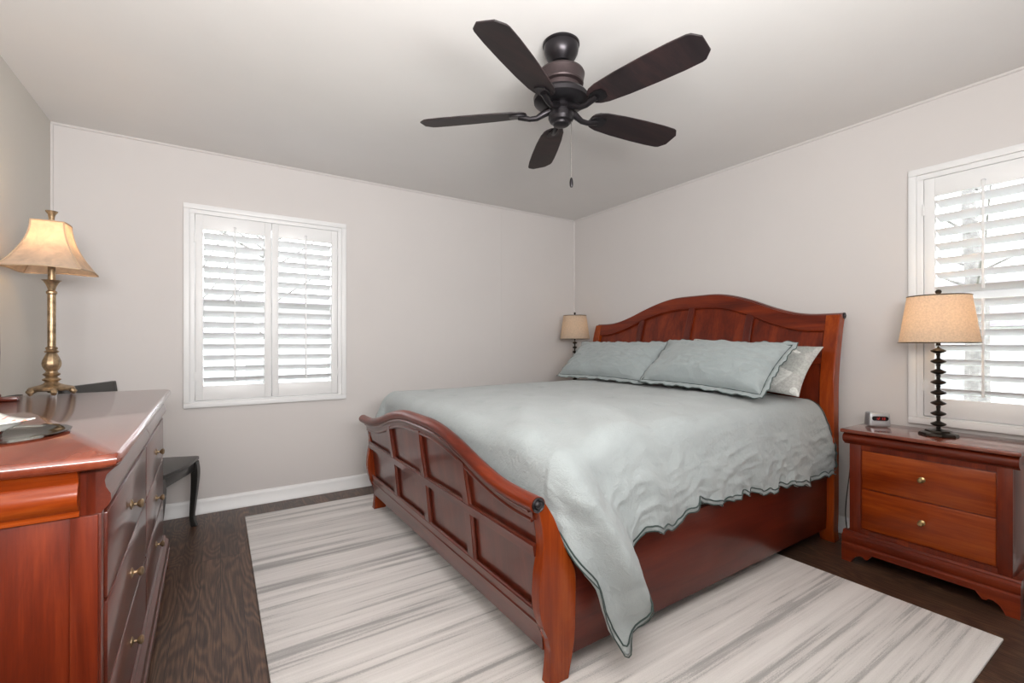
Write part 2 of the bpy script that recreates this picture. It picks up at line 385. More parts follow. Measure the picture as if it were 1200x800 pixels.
# ------------------------------------------------------------------ shuttered windows
def window(name, u0, u1, z0, z1, M, tilt_up, tilt_lo, split, hinge=True):
    """built in a local frame: u across, v = distance into the room (positive), z up; M maps (u,v,z) to the world"""
    root = thing(name, None, None, (0, 0, 0), kind='structure')
    def put(mb, nm, mat, par, **k):
        mb.xf(M); return mb.build(nm, mat, par, **k)
    cw = .062; jv = .018
    # outer casing: stepped frame around the opening
    mb = MB()
    for (a0, a1, b0, b1) in ((u0, u1, z1-.034, z1), (u0, u1, z0, z0+.034), (u0, u0+.034, z0+.034, z1-.034), (u1-.034, u1, z0+.034, z1-.034)):
        mb.box(a0, a1, 0, .024, b0, b1, .003)
    i = .034
    for (a0, a1, b0, b1) in ((u0+i, u1-i, z1-cw, z1-i), (u0+i, u1-i, z0+i, z0+cw-.018), (u0+i, u0+cw, z0+cw-.018, z1-cw), (u1-cw, u1-i, z0+cw-.018, z1-cw)):
        mb.box(a0, a1, -.03, .014, b0, b1, .002)
    put(mb, 'window_frame', 'white_trim', root, bev=0)
    iu0, iu1, iz0, iz1 = u0+cw+.003, u1-cw-.003, z0+cw-.015, z1-cw-.003
    mid = (iu0+iu1)/2
    for (p0, p1, hs) in ((iu0, mid-.0015, 0), (mid+.0015, iu1, 1)):
        st = .043; tr = .095
        mb = MB()
        mb.box(p0, p0+st, -.012, jv, iz0, iz1, .003); mb.box(p1-st, p1, -.012, jv, iz0, iz1, .003)
        mb.box(p0+st, p1-st, -.01, jv-.002, iz1-tr, iz1, .001); mb.box(p0+st, p1-st, -.01, jv-.002, iz0, iz0+tr, .001)
        pan = put(mb, 'shutter_panel', 'white_trim', root)
        la, lb = iz0+tr, iz1-tr
        n = 14; pitch = (lb-la)/n
        nlo = 7
        for k in range(n):
            zc = la+pitch*(k+.5)
            t = R(tilt_lo if k < nlo else tilt_up)
            hw = .043; th = .0052
            prof = []
            for q in range(12):
                an = 2*PI*q/12; a = hw*math.cos(an); b = th*math.sin(an)
                # room edge (positive v) raised by the tilt
                prof.append((a*math.cos(t)-b*math.sin(t)+.003-.03, zc+a*math.sin(t)+b*math.cos(t)))
            mb = MB().prism(prof, 'x', p0+st+.001, p1-st-.001)
            put(mb, 'louver', 'white_louver', pan, ang=60)
        pc = (p0+p1)/2
        zs = la+pitch*nlo
        for (ra, rb, t) in ((la+pitch*.3, zs-pitch*.25, tilt_lo), (zs+pitch*.35, lb+.03, tilt_up)):
            dv = .003-.03+.043*math.cos(R(t))+.006
            mb = MB().box(pc-.0055, pc+.0055, dv, dv+.010, ra, rb, .003)
            put(mb, 'tilt_rod', 'white_trim', pan)
        # small mouse hole catch above the upper rod
        mb = MB().tube([(pc+.008*math.cos(a), jv+.001, lb+.026+.008*math.sin(a)) for a in np.linspace(0, PI, 9)], .0018, 6)
        put(mb, 'rod_notch', 'side_paint', pan)
        hu = p0-.002 if hs == 0 else p1+.002
        for hz in (iz0+.16, iz1-.16):
            mb = MB().tube([(hu, jv+.003, hz-.03), (hu, jv+.003, hz+.03)], .004, 8)
            mb.box(hu-.008, hu+.008, jv-.001, jv+.0012, hz-.028, hz+.028)
            put(mb, 'hinge', 'white_trim', pan)
    # the sash behind the shutters, two lights with a meeting rail
    mb = MB(); a0, a1, b0, b1 = u0+.04, u1-.04, z0+.04, z1-.04; d0, d1 = -.135, -.10; zm = (b0+b1)/2
    mb.box(a0, a0+.04, d0, d1, b0, b1); mb.box(a1-.04, a1, d0, d1, b0, b1)
    for (q0, q1) in ((b0, b0+.05), (zm-.02, zm+.02), (b1-.045, b1)): mb.box(a0+.04, a1-.04, d0, d1, q0, q1)
    sa = put(mb, 'sash', 'white_trim', root, smooth=False)
    for (q0, q1) in ((b0+.05, zm-.02), (zm+.02, b1-.045)):
        put(MB().box(a0+.04, a1-.04, -.119, -.116, q0, q1), 'pane', 'window_glass', sa, smooth=False)
    return root
MA = Matrix(((1, 0, 0, 0), (0, -1, 0, 0), (0, 0, 1, 0), (0, 0, 0, 1)))                 # v -> -y
MBm = Matrix(((0, -1, 0, 0), (-1, 0, 0, 0), (0, 0, 1, 0), (0, 0, 0, 1)))               # u -> -y, v -> -x
window('window_1', WA[0], WA[1], WA[2], WA[3], MA, 24, 27, .5)
window('window_2', -WB[1], -WB[0], WB[2], WB[3], MBm, 20, 22, .5)
# ------------------------------------------------------------------ bed
by = -1.515
bed = thing('sleigh_bed', 'large cherry wood sleigh bed with arched panelled headboard and curved footboard', 'bed', (-1.2, by, 0), R(.6))
bell = curve_fn([(0, 1), (.17, .985), (.3, .87), (.445, .64), (.6, .32), (.725, .11), (.82, .02), (.9, 0), (1.01, 0)])
# headboard
hf = curve_fn([(0, -.205), (.06, -.225), (.15, -.218), (.5, -.216), (.87, -.217), (1.02, -.200), (1.21, -.160), (1.31, -.128), (1.42, -.094), (1.51, -.075)])
hb_ = lambda z: hf(z)+.05
htop = lambda y: 1.305+.19*bell(abs(y-by))
f1 = lambda d: (lambda z: hf(z)-d)
mb = MB()
ya, yb = by-1.005, by+1.005
mb.slab(ya+.07, yb-.07, lambda y: htop(y)-.085, lambda y: htop(y), f1(.016), hb_, 60, 6)
hd = mb.build('headboard', 'cherry_y', bed); hd['label'] = 'tall arched headboard with four recessed panels'
for (p0, p1) in ((ya, ya+.075), (yb-.075, yb)):
    MB().slab(p0, p1, .0, lambda y: htop(y)+.002, f1(.018), hb_, 1, 34).build('post', 'cherry_orange_z', hd, bev=.004)
MB().sweep([(hf(htop(y))+.03, y, htop(y)-.004) for y in np.linspace(ya, yb, 70)], [(.030*math.cos(t), .018*math.sin(t)) for t in np.linspace(0, 2*PI, 13)[:-1]]).build('top_scroll', 'cherry_deep_y', hd, ang=70)
for yy, s in ((ya, -1), (yb, 1)):
    q = MB().lathe([(.0185, 0), (.0185, .004), (.012, .006), (.010, .004), (.007, .009), (0, .010)], n=20)
    q.xf(Matrix.Translation((hf(1.31)+.03, yy, 1.301)) @ Matrix.Rotation(-s*PI/2, 4, 'X')).build('scroll_cap', 'pewter', hd)
mull = [by-.465, by, by+.465]
for yy in mull:
    q = MB().slab(yy-.019, yy+.019, .70, lambda y: htop(y)-.08, f1(.013), hb_, 1, 16)
    for e in (-.021, .021): q.tube([(hf(z)-.006, yy+e, z) for z in np.linspace(.7, htop(yy)-.09, 14)], .006, 8)
    q.build('mullion', 'maroon_z', hd)
MB().slab(ya+.07, yb-.07, 1.02, 1.055, f1(.012), hb_, 1, 3).build('cross_rail', 'cherry_y', hd, bev=.003)
MB().slab(ya+.07, yb-.07, .28, .70, f1(.014), hb_, 1, 6).build('lower_rail', 'cherry_deep_y', hd)
MB().tube([(hf(htop(y)-.085)-.006, y, htop(y)-.09) for y in np.linspace(ya+.078, yb-.078, 60)], .0075, 8).build('bead', 'cherry_y', hd)
edges = [ya+.075]+mull+[yb-.075]
for i in range(4):
    MB().slab(edges[i]+.01, edges[i+1]-.01, .69, lambda y: htop(y)-.07, lambda z: hf(z)+.006, lambda z: hf(z)+.03, 12, 14).build('panel', 'cherry_z', hd)
# footboard
ff = curve_fn([(.0, -2.244), (.12, -2.246), (.25, -2.262), (.45, -2.282), (.6, -2.306), (.76, -2.322)])
fb = lambda z: ff(z)+.032
ftop = lambda y: .652+.134*bell(abs(y-by)*1.0)
g1 = lambda d: (lambda z: ff(z)-d)
fa, fz = by-.985, by+.985
xc = -2.322
mb = MB()
sec = [(.029*math.cos(t), .026*math.sin(t)) for t in np.linspace(0, 2*PI, 19)[:-1]]
mb.sweep([(xc, y, ftop(y)-.026) for y in np.linspace(fa-.012, fz+.012, 70)], sec)
ft = mb.build('footboard', 'cherry_y', bed, ang=60); ft['label'] = 'low curved footboard with eight recessed panels'
q = MB().slab(fa+.03, fz-.03, lambda y: ftop(y)-.090, lambda y: ftop(y)-.035, g1(.010), fb, 60, 4)
q.build('top_rail', 'cherry_deep_y', ft)
MB().tube([(ff(ftop(y)-.05)-.012, y, ftop(y)-.056) for y in np.linspace(fa+.04, fz-.04, 60)], .010, 10).build('upper_bead', 'cherry_deep_y', ft)
MB().tube([(ff(ftop(y)-.09)-.007, y, ftop(y)-.092) for y in np.linspace(fa+.04, fz-.04, 60)], .008, 10).build('lower_bead', 'cherry_deep_y', ft)
pf = curve_fn([(0, -2.268), (.03, -2.262), (.107, -2.256), (.161, -2.266), (.22, -2.290), (.274, -2.304), (.34, -2.306), (.40, -2.300), (.446, -2.292), (.511, -2.291), (.581, -2.305), (.64, -2.330)])
pb = curve_fn([(0, -2.186), (.04, -2.178), (.09, -2.166), (.14, -2.156), (.24, -2.152), (.36, -2.153), (.40, -2.168), (.45, -2.195), (.50, -2.217), (.569, -2.248), (.64, -2.296)])
for (p0, p1) in ((fa, fa+.045), (fz-.045, fz)):
    MB().slab(p0, p1, .0125, .636, pf, pb, 1, 40).build('post', 'cherry_orange_z', ft, bev=.003)
for yy, s in ((fa-.012, -1), (fz+.012, 1)):
    q = MB().lathe([(.0245, -.001), (.0245, .003), (.020, .005), (.017, .003), (.014, .003), (.011, .009), (.005, .012), (0, .0125)], n=24)
    q.xf(Matrix.Translation((xc, yy, .626)) @ Matrix.Rotation(-s*PI/2, 4, 'X')).build('scroll_cap', 'pewter', ft)
for yy in mull:
    q = MB().slab(yy-.024, yy+.024, .235, lambda y: ftop(y)-.08, g1(.016), fb, 1, 14)
    for e in (-.026, .026): q.tube([(ff(z)-.006, yy+e, z) for z in np.linspace(.24, ftop(yy)-.095, 14)], .007, 8)
    q.build('mullion', 'cherry_deep_z', ft)
q = MB().slab(fa+.04, fz-.04, .435, .47, g1(.019), fb, 1, 3)
for zz in (.435, .47): q.tube([(ff(zz)-.008, y, zz) for y in (fa+.04, fz-.04)], .007, 8)
q.build('middle_rail', 'cherry_deep_y', ft)
q = MB().slab(fa+.04, fz-.04, .115, .235, g1(.018), fb, 1, 6)
q.tube([(ff(.235)-.01, y, .237) for y in (fa+.04, fz-.04)], .009, 10); q.tube([(ff(.205)-.016, y, .200) for y in (fa+.04, fz-.04)], .006, 8)
q.build('bottom_rail', 'cherry_deep_y', ft)
fe = [fa+.04]+mull+[fz-.04]
for i in range(4):
    MB().slab(fe[i]+.01, fe[i+1]-.01, .235, .44, lambda z: ff(z)+.004, lambda z: ff(z)+.026, 1, 6).build('panel', 'cherry_deep_z', ft)
    MB().slab(fe[i]+.01, fe[i+1]-.01, .465, lambda y: ftop(y)-.10, lambda z: ff(z)+.004, lambda z: ff(z)+.026, 10, 6).build('panel', 'cherry_deep_z', ft)
for s in (-1, 1):
    MB().box(-2.165, -.225, by+s*.955-.014, by+s*.955+.014, .075, .43, .004).build('side_rail', 'maroon_x', bed)
mb = MB()
for xx in np.linspace(-2.0, -.4, 7): mb.box(xx-.04, xx+.04, by-.94, by+.94, .34, .358)
mb.build('slat_base', 'cherry_deep_y', bed)['label'] = 'wooden slats under the mattress'
mt = MB().box(-2.15, -.29, by-.90, by+.90, .36, .745, .08, 5).build('mattress', 'mattress_cloth', org=(-1.2, by, .36)); mt.rotation_euler = (0, 0, R(.6))
tag(mt, 'thick white mattress lying in the bed under the comforter', 'mattress')

# ------------------------------------------------------------------ comforter
def comforter():
    XH, XF = -.262, -2.125; flat = .868; rc = .088; zt = .815; R4 = R(.6)
    NX, NQ, NE, NC = 170, 96, 66, 16
    def top_z(x, q):
        n1 = noise.noise(Vector((x*1.7, q*1.7, 3)))
        z = zt+.026*min(1, (1-abs(q)/flat)*3, (x-XF)*2.2)+.010*n1
        gx = ((x+.15) % .33)-.165; gy = ((q+.165) % .33)-.165
        z -= .013*math.exp(-(gx*gx+gy*gy)/(.024**2))
        z += .004*noise.noise(Vector((x*9, q*9, 1)))
        k = sstep(-1.1, -2.0, x)*sstep(.1, .7, q)           # soft rolls running to the near foot corner
        t = (x+2.0)*.75+(q-.3)*.55
        z += k*(.020*math.sin(t*21+2*noise.noise(Vector((x*2, q*2, 5))))+.008*noise.noise(Vector((t*16, q*2, 9))))
        z -= .035*sstep(-1.85, XF, x)*sstep(-.2, .868, q)
        return z
    # q > 0 is the near side (y smaller)
    xs = np.linspace(XH, XF, NX+1); qs = np.linspace(flat, -flat, NQ+1)
    top = [[Vector((x, by-q, top_z(x, q))) for q in qs] for x in xs]
    verts = [tuple(p) for r_ in top for p in r_]; f = []
    for i in range(NX):
        for j in range(NQ): a = i*(NQ+1)+j; f.append((a, a+1, a+NQ+2, a+NQ+1))
    nk = [(-2.30, .26), (-2.24, .28), (-2.19, .34), (-2.12, .50), (-2.045, .725), (-2.02, .715), (-1.94, .62), (-1.905, .585), (-1.885, .50), (-1.86, .455), (-1.74, .445), (-1.60, .425), (-1.50, .40), (-1.29, .42), (-.9, .445), (-.5, .46), (-.262, .465)]
    near = lambda x: float(np.interp(x, [a for a, _ in nk], [b for _, b in nk]))
    per = []   # (base, normal, length, kind, se)
    for x in xs: per.append((Vector((x, by-flat, 0)), Vector((0, -1, 0)), near(x), 0, x, flat))
    for k in range(1, NC):
        a = PI/2*k/NC; se = XF-.10*a
        per.append((Vector((XF, by-flat, 0)), Vector((-math.sin(a), -math.cos(a), 0)), near(se), 0 if k < NC*.8 else 1, se, flat))
    for q in qs: per.append((Vector((XF, by-q, 0)), Vector((-1, 0, 0)), .27, 1, XF-.157, q))
    for k in range(1, NC):
        a = PI/2*k/NC
        per.append((Vector((XF, by+flat, 0)), Vector((-math.cos(a), math.sin(a), 0)), .30+.18*sstep(.3, 1.2, a), 2, XF-.1*(PI/2-a), -flat))
    for x in xs[::-1]: per.append((Vector((x, by+flat, 0)), Vector((0, 1, 0)), .48, 2, x, -flat))
    arc = rc*PI/2; SK = []
    for (b0, nrm, Ln, kind, x, q) in per:
        row = []; bz = top_z(b0.x, -(b0.y-by))
        for m in range(NE+1):
            e = Ln*(m/NE)
            if e < arc: a = e/rc; oy = rc*math.sin(a); dz = rc*(1-math.cos(a)); up = math.cos(a)
            else: oy = rc; dz = rc+e-arc; up = 0
            k = sstep(arc*.4, .30, e); n1 = noise.noise(Vector((x*1.7, (flat+e)*1.7, 3)))
            off = .018*k+.012*n1*min(1, e/.1); dzz = 0; dx = 0
            cf = 1-sstep(XF+.0, XF-.12, x) if kind == 0 else 0     # fades round the corner
            if kind == 0:
                c = -2.125+.42*e                                   # edge of the front roll
                ins = 1-sstep(c-.022, c+.012, x)
                off += .030*k*sstep(0, .4, e)*cf
                off += cf*.062*ins*sstep(.02, .30, e)*(.6+.4*math.exp(-((x-c+.08)/.10)**2))
                off += cf*.050*sstep(.15, .6, e)*math.exp(-((x+2.02)/.13)**2)
                off -= .020*sstep(.08, .3, e)*math.exp(-((x-c-.035)/.03)**2)
                # rolls inside the front lobe, gathered at a pucker point
                d = (x-c); 
                off += cf*.034*ins*math.cos((d+.085)/.027)*sstep(.03, .30, e)*math.exp(-((d+.11)/.13)**2)
                off += cf*.010*ins*noise.noise(Vector((x*16, e*6, 41)))*sstep(.05, .3, e)
                pk = math.hypot(x+2.15, (e-.28)*.8); off -= cf*.032*math.exp(-(pk/.035)**2)
                off += .015*k*noise.noise(Vector((x*4.2, e*1.2, 5)))
                rg = 1-abs(noise.noise(Vector((x*6+e*3, e*9-x*1.5, 11))))*3
                off += .010*max(0, rg)*k
                rg = 1-abs(noise.noise(Vector((x*14, e*20, 21))))*3.2
                off += .005*max(0, rg)*k
                rg = 1-abs(noise.noise(Vector((x*3.5, e*26, 31))))*4
                off += .0025*max(0, rg)*k
                h = sstep(Ln-.11, Ln, e)*(1-sstep(XF, XF-.1, x)*.8)
                off += h*(.010*math.sin(x*31+1.3*math.sin(x*9))+.003*math.sin(x*77))
                dzz = h*(.008*math.sin(x*17+2)+.006*math.sin(x*58)+.004*math.sin(x*91))
                dx = -.05*sstep(-.55, -.262, x)*sstep(0, .45, e)*-1
                if x < -2.0: dx += .0
            elif kind == 2:
                off += .02*k+.02*k*noise.noise(Vector((x*4, e*2, 8)))+.055*k*math.exp(-((x-XF)/.16)**2)
            else:
                off = .010*k
            p = b0+nrm*(oy+off*(1-up*.6))+Vector((0, 0, bz-dz+off*up*.6+dzz)); p.x += dx
            p.z -= (.0 if kind != 0 else 0)
            row.append(p)
        SK.append(row)
    k0 = len(verts)
    verts += [tuple(p) for r_ in SK for p in r_]; w_ = NE+1
    for i in range(len(SK)-1):
        for j in range(NE): a = k0+i*w_+j; f.append((a, a+1, a+w_+1, a+w_))
    bm = bmesh.new(); vv = [bm.verts.new(p) for p in verts]
    for q in f: bm.faces.new([vv[i] for i in q])
    bmesh.ops.remove_doubles(bm, verts=bm.verts[:], dist=.0012); bm.verts.index_update()
    mb = MB().add([v.co[:] for v in bm.verts], [[v.index for v in q.verts] for q in bm.faces]); bm.free()
    o = mb.build('comforter', 'comforter_cloth', org=(-1.2, by, .8), ang=180)
    sm_ = o.modifiers.new('soft', 'SMOOTH'); sm_.iterations = 2; sm_.factor = .4
    md = o.modifiers.new('thick', 'SOLIDIFY'); md.thickness = .010; md.offset = -1
    nr = NX+NC
    for (m, r_) in ((NE-3, .0030), (NE, .0022)):
        MB().tube([SK[i][m]+SK[i][1].__class__((0, -.0025, 0)) for i in range(0, nr)], r_, 6).build('piping', 'piping_cloth', o)
    MB().tube([SK[0][m]+Vector((.001, -.003, 0)) for m in range(0, NE-2)], .003, 6).build('piping', 'piping_cloth', o)
    MB().tube([SK[i][NE-3]+Vector((0, .0025, 0)) for i in range(len(SK)-NX-NC, len(SK))], .003, 6).build('piping', 'piping_cloth', o)
    o.rotation_euler = (0, 0, R4)
    return o
cf = comforter(); tag(cf, 'sage grey-green comforter with dark piped hem spread over the bed', 'comforter')

# ------------------------------------------------------------------ pillows
def pillow(name, label, w_, h_, t_, base, yaw, lean, roll, mat, seed, pip=True, flange=.03, group=None):
    """w_ along y, h_ up the lean; base = middle of the lower edge"""
    N, Mn = 70, 44; top = []; 
    up = Vector((math.cos(lean), 0, math.sin(lean))); side = Vector((0, 1, 0)); nrm = Vector((-math.sin(lean), 0, math.cos(lean)))
    def P(u, v, s):
        # u,v in -1..1
        c = 1-.07*(1-u*u)*abs(v)**3*(1 if abs(v) > 0 else 0); 
        ww = w_/2*(1-.05*(1-v*v)**1)*u; hh = h_/2*(1-.09*(1-u*u))*v
        hh *= 1
        prof = (max(0, 1-abs(u)**2.6)**.55)*(max(0, 1-abs(v)**2.4)**.55)
        th = t_/2*prof
        n1 = noise.noise(Vector((u*2.2+seed, v*1.5, seed)))
        rad = 1-abs(noise.noise(Vector((math.atan2(v, u)*2.2+seed, math.hypot(u, v)*1.1, seed*2))))*3
        edge = sstep(.35, .95, max(abs(u), abs(v)))
        wr = .016*max(0, rad)*edge*(prof > .02)+.014*n1*prof
        rd2 = 1-abs(noise.noise(Vector((u*3.1+v*2.2+seed, v*7.0-u*2, seed*3))))*3.2; wr += .011*max(0, rd2)*prof**.6
        wr += .006*noise.noise(Vector((u*6+v*5, v*3+seed, 4)))*prof
        # sag: filling settles towards the bottom
        sag = 1+.25*(-v)*(1-abs(v))
        return ww*side+hh*up+nrm*(s*(th*sag)+(wr if s > 0 else -wr*.3))
    v = []; f = []
    for s in (1, -1):
        for i in range(N+1):
            for j in range(Mn+1): v.append(P(-1+2*i/N, -1+2*j/Mn, s))
    m_ = (N+1)*(Mn+1)
    for s in (0, 1):
        for i in range(N):
            for j in range(Mn):
                a = s*m_+i*(Mn+1)+j; f.append((a, a+1, a+Mn+2, a+Mn+1))
    per = [(i, 0) for i in range(N)]+[(N, j) for j in range(Mn)]+[(i, Mn) for i in range(N, 0, -1)]+[(0, j) for j in range(Mn, 0, -1)]
    k = len(per)
    for q in range(k):
        a = per[q][0]*(Mn+1)+per[q][1]; b_ = per[(q+1) % k][0]*(Mn+1)+per[(q+1) % k][1]
        f.append((a, b_, b_+m_, a+m_))
    center = Vector(base)+up*h_/2
    Rm = Matrix.Translation(center) @ Matrix.Rotation(yaw, 4, 'Z') @ Matrix.Rotation(roll, 4, nrm)
    o = MB().add(v, f).xf(Rm).build(name, mat, org=tuple(base), ang=180)
    md = o.modifiers.new('soft', 'SMOOTH'); md.iterations = 1
    tag(o, label, 'pillow', group)
    rim = [P(-1+2*i/N, -1+2*j/Mn, 1) for i, j in per]
    if flange:
        fv = []; ff_ = []
        for q, p in enumerate(rim):
            out = Vector((0, p.y/(w_/2), 0))*.0
            u_ = -1+2*per[q][0]/N; v_ = -1+2*per[q][1]/Mn
            d = side*(u_**5)+up*(v_**5)
            if d.length < .1: d = side*u_+up*v_
            d.normalize()
            wv = .006*math.sin(q*.55+seed)+.004*math.sin(q*1.3)
            fv += [p, p+d*flange*.55+nrm*wv*.6, p+d*flange+nrm*wv]
        for q in range(k):
            for t in (0, 1): ff_.append((3*q+t, 3*((q+1) % k)+t, 3*((q+1) % k)+t+1, 3*q+t+1))
        fo = MB().add(fv, ff_).xf(Rm).build('flange', mat, o, ang=180)
        fo.modifiers.new('thick', 'SOLIDIFY').thickness = .004
        if pip:
            for off_, r_ in ((0, .0035), (2, .0028)):
                pts = [fv[3*q+off_]+nrm*.002 for q in range(k)]; pts.append(pts[0])
                MB().tube([Rm @ p for p in pts], r_, 6, caps=False).build('piping', 'piping_cloth', o)
    return o
pillow('pillow', 'white and grey patterned pillow peeking out behind the right green-grey sham', .87, .36, .12, (-.475, -2.03, .868), R(0), R(50), R(-4), 'patterned_pillow_cloth', 5.1, pip=False, flange=0)
pillow('pillow', 'green-grey sham on the far side of the bed beside the small lamp', .93, .385, .19, (-.66, -1.06, .868), R(1.5), R(44), R(0), 'sham_cloth', 1.3, group='green-grey pillow shams')
pillow('pillow', 'green-grey sham on the near side of the bed, overlapping the other', .86, .385, .21, (-.72, -1.965, .875), R(-2.5), R(43), R(-2.0), 'sham_cloth', 2.7, group='green-grey pillow shams')

# ------------------------------------------------------------------ nightstand (front faces -x)
def knob(mbuild_parent, p, d, mat='brass', s=1.0):
    """turned knob with round plate; d = unit direction it points"""
    q = MB().lathe([(0, 0), (.013*s, 0), (.013*s, .002), (.009*s, .004), (.0045*s, .006), (.004*s, .013), (.0075*s, .016), (.011*s, .021), (.0115*s, .025), (.008*s, .029), (.003*s, .030), (0, .030)], n=18)
    rot = Vector((0, 0, 1)).rotation_difference(Vector(d)).to_matrix().to_4x4()
    q.xf(Matrix.Translation(p) @ rot)
    return q.build('knob', mat, mbuild_parent)
ns = thing('nightstand', 'two-drawer cherry nightstand under the right window, holding lamp and clock', 'nightstand', (-.2, -2.935, 0))
yl, yr = -2.64, -3.228; xf_ = -.365
mb = MB().box(xf_+.004, -.02, yr, yl, .13, .615, .002)
body = mb.build('body', 'cherry_z', ns)
MB().box(-.405, -.015, yr-.03, yl+.03, .6715, .69, .005, 3).build('top', 'table_top_wood', ns)
fp = [(xf_+.02, .612), (xf_-.004, .612), (xf_-.006, .617), (xf_-.012, .620), (xf_-.020, .625), (xf_-.027, .633), (xf_-.030, .643), (xf_-.028, .653), (xf_-.021, .662), (xf_-.012, .667), (xf_-.010, .672), (xf_+.02, .672)]
mb = MB().prism(fp, 'y', yr-.022, yl+.022)
mb.box(xf_+.02, -.02, yr-.012, yl+.012, .614, .668, .004)
mb.build('frieze', 'cherry_y', ns)
# plinth with bracket feet
pp = [(xf_+.02, .155), (xf_-.008, .155), (xf_-.014, .148), (xf_-.014, .142), (xf_-.024, .134), (xf_-.026, .110), (xf_-.020, .098), (xf_-.030, .090), (xf_-.031, .065), (xf_+.02, .065)]
mb = MB().prism(pp, 'y', yr-.026, yl+.026); mb.box(xf_+.02, -.02, yr-.022, yl+.022, .065, .15, .004)
ya_, yb_ = yr-.026, yl+.026
def foot(y0, s):
    return [(y0, .068), (y0, 0), (y0+s*.042, 0), (y0+s*.05, .018), (y0+s*.062, .034), (y0+s*.078, .045), (y0+s*.092, .046), (y0+s*.100, .038), (y0+s*.112, .036), (y0+s*.120, .045), (y0+s*.135, .066), (y0+s*.135, .068)]
mb.prism(foot(ya_, 1), 'x', xf_-.029, xf_-.008); mb.prism(foot(yb_, -1), 'x', xf_-.029, xf_-.008)
mb.box(xf_-.008, xf_+.03, ya_, ya_+.02, 0, .066); mb.box(xf_-.008, xf_+.03, yb_-.02, yb_, 0, .066); mb.box(-.06, -.02, ya_, ya_+.04, 0, .066); mb.box(-.06, -.02, yb_-.04, yb_, 0, .066)
mb.build('plinth', 'cherry_y', ns)
# face frame rails and drawers
mb = MB()
mb.box(xf_-.002, xf_+.01, yl-.05, yl, .155, .614, .002); mb.box(xf_-.002, xf_+.01, yr, yr+.045, .155, .614, .002)
mb.box(xf_-.002, xf_+.01, yr+.045, yl-.05, .590, .614); mb.box(xf_-.002, xf_+.01, yr+.045, yl-.05, .155, .178); 
mb.build('face_frame', 'cherry_z', ns)
for (z0, z1) in ((.392, .584), (.184, .386)):
    d = MB().box(xf_-.001, xf_+.012, yr+.05, yl-.055, z0, z1, .003).build('drawer', 'cherry_orange_y', ns)
    knob(d, (xf_-.001, (yr+yl)/2, (z0+z1)/2+.005), (-1, 0, 0), s=1.0)

# ------------------------------------------------------------------ lamps
def point(name, loc, e, r, parent, col=(1, .66, .36)):
    d = bpy.data.lights.new(name, 'POINT'); d.energy = e; d.shadow_soft_size = r; d.color = col
    o = bpy.data.objects.new(name, d); COL.objects.link(o); o.parent = parent
    g = ORG[parent.name]; o.location = (loc[0]-g[0], loc[1]-g[1], loc[2]-g[2]); return o
def drum_lamp(x, y, z, s, ht, n_disc, z_sh0, z_sh1, r0, r1, label, power, rotb=.4, group=None):
    L = thing('table_lamp', label, 'lamp', (x, y, z), group=group)
    # octagonal stepped base
    bs = [(.074, 0), (.076, .005), (.071, .014), (.052, .020), (.048, .027), (.025, .03), (.012, .034), (0, .035)]
    q = MB().lathe([(r*s, z+h*s) for r, h in bs], (x, y), n=8, rot=rotb); q.build('base', 'black_metal', L, ang=20)
    zt = z_sh0-.012; zb = z+.032*s; pr = []
    pitch = (zt-zb)/n_disc
    for k in range(n_disc):
        c = zb+pitch*(k+.5)
        pr += [(.0075*s, c-pitch*.5), (.0095*s, c-pitch*.36), (.0075*s, c-pitch*.27), (.017*s, c-pitch*.20), (.0275*s, c-pitch*.09), (.0300*s, c), (.0275*s, c+pitch*.07), (.016*s, c+pitch*.18), (.0075*s, c+pitch*.28)]
    MB().lathe([(0, zb)]+pr+[(0, zt)], (x, y), n=22).build('stem', 'black_metal', L)
    MB().lathe([(0, zt), (.009*s, zt), (.009*s, zt+.04), (.013*s, zt+.045), (.013*s, zt+.085), (0, zt+.085)], (x, y), n=16).build('socket', 'black_metal', L)
    bz = zt+.10
    MB().lathe([(.010, bz-.018), (.013, bz), (.022, bz+.02), (.026, bz+.04), (.02, bz+.058), (0, bz+.066)], (x, y), n=18).build('bulb', 'bulb_glow' if power else 'white_trim', L)
    q = MB()
    q.tube([(x+.028*s+.0, y, zt+.03), (x+.05*s, y, zt+.09), (x+.045*s, y, z_sh1-.03), (x, y, z_sh1-.004)], .0015, 6)
    q.tube([(x-.028*s, y, zt+.03), (x-.05*s, y, zt+.09), (x-.045*s, y, z_sh1-.03), (x, y, z_sh1-.004)], .0015, 6)
    for a in (0, 2.09, 4.19): q.tube([(x, y, z_sh1-.006), (x+(r1-.002)*math.cos(a), y+(r1-.002)*math.sin(a), z_sh1-.006)], .0015, 6)
    q.build('harp', 'black_metal', L)
    MB().lathe([(0, z_sh1-.004), (.006*s, z_sh1-.002), (.004*s, z_sh1+.006), (.011*s, z_sh1+.012), (.013*s, z_sh1+.02), (.008*s, z_sh1+.028), (0, z_sh1+.030)], (x, y), n=16).build('finial', 'black_metal', L)
    n = 48; v = []; f = []
    for (r, zz) in ((r0, z_sh0), (r1, z_sh1)):
        for k in range(n): v.append((x+r*math.cos(2*PI*k/n), y+r*math.sin(2*PI*k/n), zz))
    for k in range(n): f.append((k, (k+1) % n, n+(k+1) % n, n+k))
    sh = MB().add(v, f).build('lamp_shade', 'linen_shade', L)
    for (r, zz) in ((r0+.001, z_sh0+.003), (r1+.001, z_sh1-.003)):
        q = MB().tube([(x+r*math.cos(2*PI*k/n), y+r*math.sin(2*PI*k/n), zz) for k in range(n+1)], .0026, 6, caps=False)
        q.build('shade_trim', 'black_metal', sh)
    if power: point('bulb_light', (x, y, bz+.03), power, .03, L)
    return L
drum_lamp(-.215, -2.955, .69, 1.0, .7, 8, 1.140, 1.372, .150, .117, 'lit table lamp with beaded black stem and linen drum shade on the nightstand', 5, group=None)
